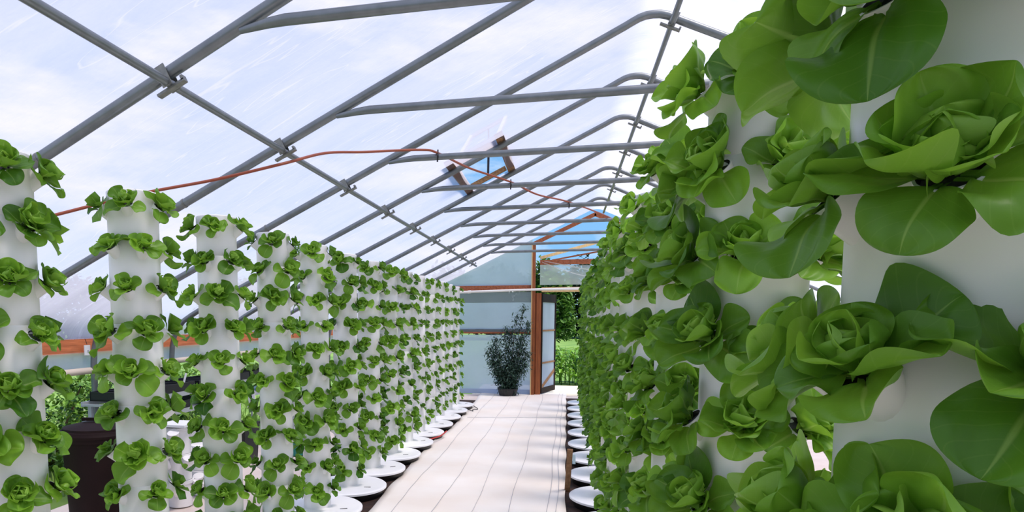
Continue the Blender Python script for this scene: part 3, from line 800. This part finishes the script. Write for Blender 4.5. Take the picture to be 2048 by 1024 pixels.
tag(obj('square_tray', MB().box((0, 0, .0), (.27, .27, .02)).box((0, 0, -.012), (.20, .20, .01)), M['white'], None, loc=(-3.29, 5.02, .727)), 'white square tray resting on the nearer stacking planter', 'tray')
planter((-3.32, 5.42), 'white stacking planter column behind, without a tray', 2, .0)
bx = obj('storage_bin', MB().lathe([(.20, 0), (.22, .02), (.25, .42), (.265, .425), (.265, .45), (.235, .45), (.21, .05), (.0, .05)], 4), M['black'], None, loc=(-3.66, 6.75, 0)); bx.rotation_euler = (0, 0, PI / 4)
tag(bx, 'square black storage bin on the floor behind the fourth tower', 'bin')
sg = empty('white_sign', (-3.62, 7.0, 0), 'small white sign on a stake behind the black bin', 'sign')
obj('sign_board', MB().box((0, 0, .70), (.10, .012, .20)), M['white'], sg); obj('sign_mark', MB().box((.005, -.007, .69), (.018, .004, .11)), M['black'], sg); obj('stake', MB().box((0, .008, .30), (.02, .01, .60)), M['grey_metal'], sg)
wc = empty('watering_can', (-3.15, 7.25, 0), 'teal plastic watering can on the floor behind the fifth tower', 'watering can')
lathe_obj('can_body', [(.09, 0), (.10, .01), (.095, .24), (.06, .27), (.055, .275)], 24, M['teal'], wc)
obj('handle', MB().tube(smooth_pts([(-.09, 0, .05), (-.17, 0, .14), (-.12, 0, .26), (-.04, 0, .275)], 5), .012, 8), M['teal'], wc, 'auto')
obj('spout', MB().tube([(.09, 0, .08), (.16, 0, .2), (.21, 0, .27)], [.022, .016, .02], 8), M['teal'], wc, 'auto')

# stake on the right edge of the walkway
sk = empty('wooden_stake', (.045, 6.20, 0), 'short brown wooden stake at the walkway edge beside white lids', 'stake')
obj('stake_post', MB().bar((0, .02, 0), (.02, -.12, .43), .05, .03, (0, 1, 0)), M['wood_old'], sk)
obj('blue_tag', MB().box((.056, -.11, .34), (.028, .03, .085)), mat('pale_blue_plastic', (190, 214, 222), .4), sk)
w = MB().tube(smooth_pts([(-1.80, 12.2, .05), (-1.62, 11.75, .05), (-1.50, 11.45, .035), (-1.58, 11.38, .03), (-1.56, 11.2, .035), (-1.74, 11.35, .06)], 6), .007, 6)
tag(obj('wire_loop', w, M['wire'], smooth=True), 'bent black wire sticking out over the walkway edge', 'wire')
w = MB().tube(smooth_pts([(-1.78, 7.95, .03), (-1.74, 8.02, .075), (-1.68, 8.15, .085), (-1.60, 8.4, .085), (-1.57, 8.7, .10)], 6), .009, 6)
tag(obj('red_hose', w, M['red'], smooth=True), 'thin red hose curling between two reservoirs and the walkway', 'hose')

# potted shrub against the far film wall
sh = empty('potted_shrub', (-1.17, 13.82, 0), 'tall dark leafy shrub in a dark pot against the far film wall', 'shrub')
lathe_obj('pot', [(.16, .0), (.18, .02), (.21, .15), (.22, .155), (.22, .17), (.19, .17)], 28, M['black'], sh)
rng = np.random.default_rng(31); st = MB(); lb = LB()
stems = [((0.30, .02), 1.90), ((.16, -.02), 1.72), ((-.08, 0), 1.46), ((-.28, .02), 1.22), ((.02, .06), 1.35), ((-.40, -.02), 1.02), ((.40, .0), 1.58), ((.28, -.05), 1.25), ((-.2, -.06), .9), ((.36, .06), .95)]
stems += [((-.34, -.05), .75), ((.1, -.06), .8), ((.34, -.06), .7), ((-.1, -.07), .6)]
for (dx, dy), h in stems:
    pts = smooth_pts([(dx * .15, dy, .14), (dx * .5, dy * 1.2, h * .45), (dx * .85, dy, h * .8), (dx + .02, dy, h)], 6)
    st.tube(pts, [.009 - .006 * i / len(pts) for i in range(len(pts))], 6)
    for i, p in enumerate(pts):
        dens = 28 if p.z < 1.3 else 18
        for q in range(dens):
            a = rng.uniform(0, 6.28); Ln = rng.uniform(.055, .10)
            G, S, V = leaf_grid(Ln, Ln * .32, rng.uniform(-.9, .5), rng.uniform(-.8, .1), .15, .08, 4, 3, rng, sb=.08)
            R = np.array([[math.cos(a), -math.sin(a), 0], [math.sin(a), math.cos(a), 0], [0, 0, 1]])
            j = rng.normal(0, .045, 3) * (1.25 if p.z < 1.2 else .8); j[1] *= .6
            lb.leaf(G @ R.T + np.array([p.x, p.y, p.z]) + j, S, V, rng.uniform(0, 1))
obj('stems', st, M['bark'], sh, True)
fo = link('foliage', mesh_from('foliage', *lb.arrays(), M['shrub']), None, sh)

# ------------------------------------------------------------------ outside
def leafy(n, rng, size, place, asp=.55):
    lb = LB()
    for q in range(n):
        p = place(rng); Ln = size * rng.uniform(.7, 1.3); a = rng.uniform(0, 6.28)
        G, S, V = leaf_grid(Ln, Ln * asp, rng.uniform(-.9, 1.1), rng.uniform(-.7, .3), .2, .1, 4, 3, rng, sb=.06)
        R = np.array([[math.cos(a), -math.sin(a), 0], [math.sin(a), math.cos(a), 0], [0, 0, 1]])
        lb.leaf(G @ R.T + p, S, V, float(np.clip(rng.normal(.5, .27), 0, 1)))
    return lb
def blob(rx, ry, z0, z1):
    def f(rng):
        while True:
            q = rng.uniform(-1, 1, 3); d = (q ** 2).sum()
            if .35 < d < 1: break
        lump = 1 + .16 * math.sin(5 * q[0] + 3 * q[2]) + .12 * math.sin(7 * q[1] - 4 * q[2])
        return np.array([q[0] * rx * lump, q[1] * ry * lump, z0 + (z1 - z0) * (q[2] * .5 * lump + .5)])
    return f
bushes = [(-5.65, 6.1, .75, 1.28, 'bright green leafy bush outside the left wall, seen above the trash barrel'), (-5.9, 7.6, .75, 1.0, 'low green bush outside the left wall behind the plant bench'), (-5.3, 4.6, .7, 1.1, 'green bush outside the left wall nearest the camera'),
          (-6.6, 9.8, .8, .62, 'low green bush outside the left wall beyond the bench'), (-7.2, 12.0, 1.0, .75, 'green bush outside the left wall near the far end'),
          (6.9, 4.6, 1.0, 2.0, 'tall green bush outside the right wall'), (6.6, 7.5, 1.0, 1.8, 'tall green bush farther along outside the right wall'), (6.8, 10.5, 1.1, 1.9, 'tall green bush outside the right wall near the far end')]
for i, (x, y, r, h, lab) in enumerate(bushes):
    b_ = empty('garden_bush', (x, y, -.05), lab, 'bush', 'bushes outside the side walls')
    rng = np.random.default_rng(70 + i)
    link('foliage', mesh_from('foliage', *leafy(2300, rng, .085, blob(r, r * 1.1, .0, h)).arrays(), M['bush']), None, b_)
    t = MB()
    for q in range(5):
        a = q * 1.3; t.tube([(0, 0, 0), (math.cos(a) * r * .3, math.sin(a) * r * .3, h * .4), (math.cos(a) * r * .6, math.sin(a) * r * .6, h * .75)], [.02, .014, .006], 6)
    obj('stems', t, M['bark'], b_, True)
# corn row outside the door
rng = np.random.default_rng(91)
CORN = []
for vv in range(4):
    lb = LB()
    for q in range(11):
        z = .10 + .07 * q; Ln = rng.uniform(.36, .5) * (1 if q < 9 else .75); a = q * PI + rng.uniform(-.7, .7)
        G, S, V = leaf_grid(Ln, .085, rng.uniform(.9, 1.2), rng.uniform(-2.3, -1.4), .3, .12, 9, 4, rng, sb=.02)
        R = np.array([[math.cos(a), -math.sin(a), 0], [math.sin(a), math.cos(a), 0], [0, 0, 1]])
        lb.leaf(G @ R.T + np.array([0, 0, z]), S, V, rng.uniform(.1, 1))
    CORN.append(mesh_from('corn_leaves', *lb.arrays(), M['corn']))
STALK = MB().tube([(0, 0, 0), (.004, .003, .45), (.0, .0, .93)], [.014, .011, .004], 6).mesh('stalk', True); STALK.materials.append(M['corn'])
nci = 0
for ry, yy in enumerate((17.0, 17.45, 17.9)):
    for q in range(13):
        x = -.75 + q * .17 + rng.uniform(-.04, .04) + .1 * (ry % 2)
        side = ('first', 'second', 'third')[ry]
        c_o = empty('corn_plant', (x, yy + rng.uniform(-.05, .05), -.06), 'green corn plant outside the far doorway, %s row, %s from the left' % (side, ORD[q]), 'corn plant', 'corn plants outside the doorway')
        sc_ = rng.uniform(.92, 1.12); c_o.scale = (sc_, sc_, sc_); c_o.rotation_euler = (0, 0, rng.uniform(0, 6.28))
        link('leaves', CORN[nci % 4], None, c_o); link('stalk', STALK, None, c_o); nci += 1
# trees beyond the field
trees = [(-.9, 36, 1.5, 4.6, 'tree', 'mid green tree nearest beyond the far doorway'), (2.2, 60, 3.6, 6.6, 'tree_dark', 'dark green tree at the far side of the field behind the doorway'), (-4.5, 55, 3.6, 5.6, 'tree_dark', 'dark tree at the field edge behind the far film wall'), (-10, 58, 4.0, 6.0, 'tree', 'mid green tree behind the film wall farther left'),
         (7.5, 62, 4, 7.0, 'tree_dark', 'dark tree beyond the field right of the doorway'), (-17, 60, 4.5, 6.0, 'tree_dark', 'dark tree at the field edge left of the greenhouse'), (-24, 48, 4.2, 4.6, 'tree', 'mid green tree far out to the left'), (-32, 38, 4.2, 4.4, 'tree_dark', 'dark tree farthest out to the left')]
for i, (x, y, r, h, mm, lab) in enumerate(trees):
    t_ = empty('field_tree', (x, y, -.06), lab, 'tree', 'trees beyond the field')
    rng = np.random.default_rng(120 + i)
    link('crown', mesh_from('crown', *leafy(4200, rng, .46 * (r / 3.5) ** .5, blob(r, r, .25, h)).arrays(), M[mm]), None, t_)
    obj('trunk', MB().tube([(0, 0, 0), (.05, 0, h * .4), (0, .05, h * .8)], [.16, .11, .04], 8), M['bark'], t_, True)
# rough grass close to the left wall and beyond the corn
def grass_patch(x0, x1, y0, y1, n, size, label, seed):
    rng = np.random.default_rng(seed); lb = LB()
    for q in range(n):
        Ln = size * rng.uniform(.5, 1.3); a = rng.uniform(0, 6.28)
        G, S, V = leaf_grid(Ln, Ln * .12, rng.uniform(.8, 1.5), rng.uniform(-1, .1), .1, .05, 3, 2, rng, sb=.0)
        R = np.array([[math.cos(a), -math.sin(a), 0], [math.sin(a), math.cos(a), 0], [0, 0, 1]])
        lb.leaf(G @ R.T + np.array([rng.uniform(x0, x1), rng.uniform(y0, y1), -.06]), S, V, rng.uniform(0, 1))
    return tag(link('grass', mesh_from('grass', *lb.arrays(), M['blade'])), label, 'grass', kind='stuff')
grass_patch(-9, -4.6, 3, 13, 5000, .16, 'rough grass outside the left wall', 5)
grass_patch(-4, 6, 18.3, 34, 5000, .22, 'rough grass of the field beyond the corn', 6)
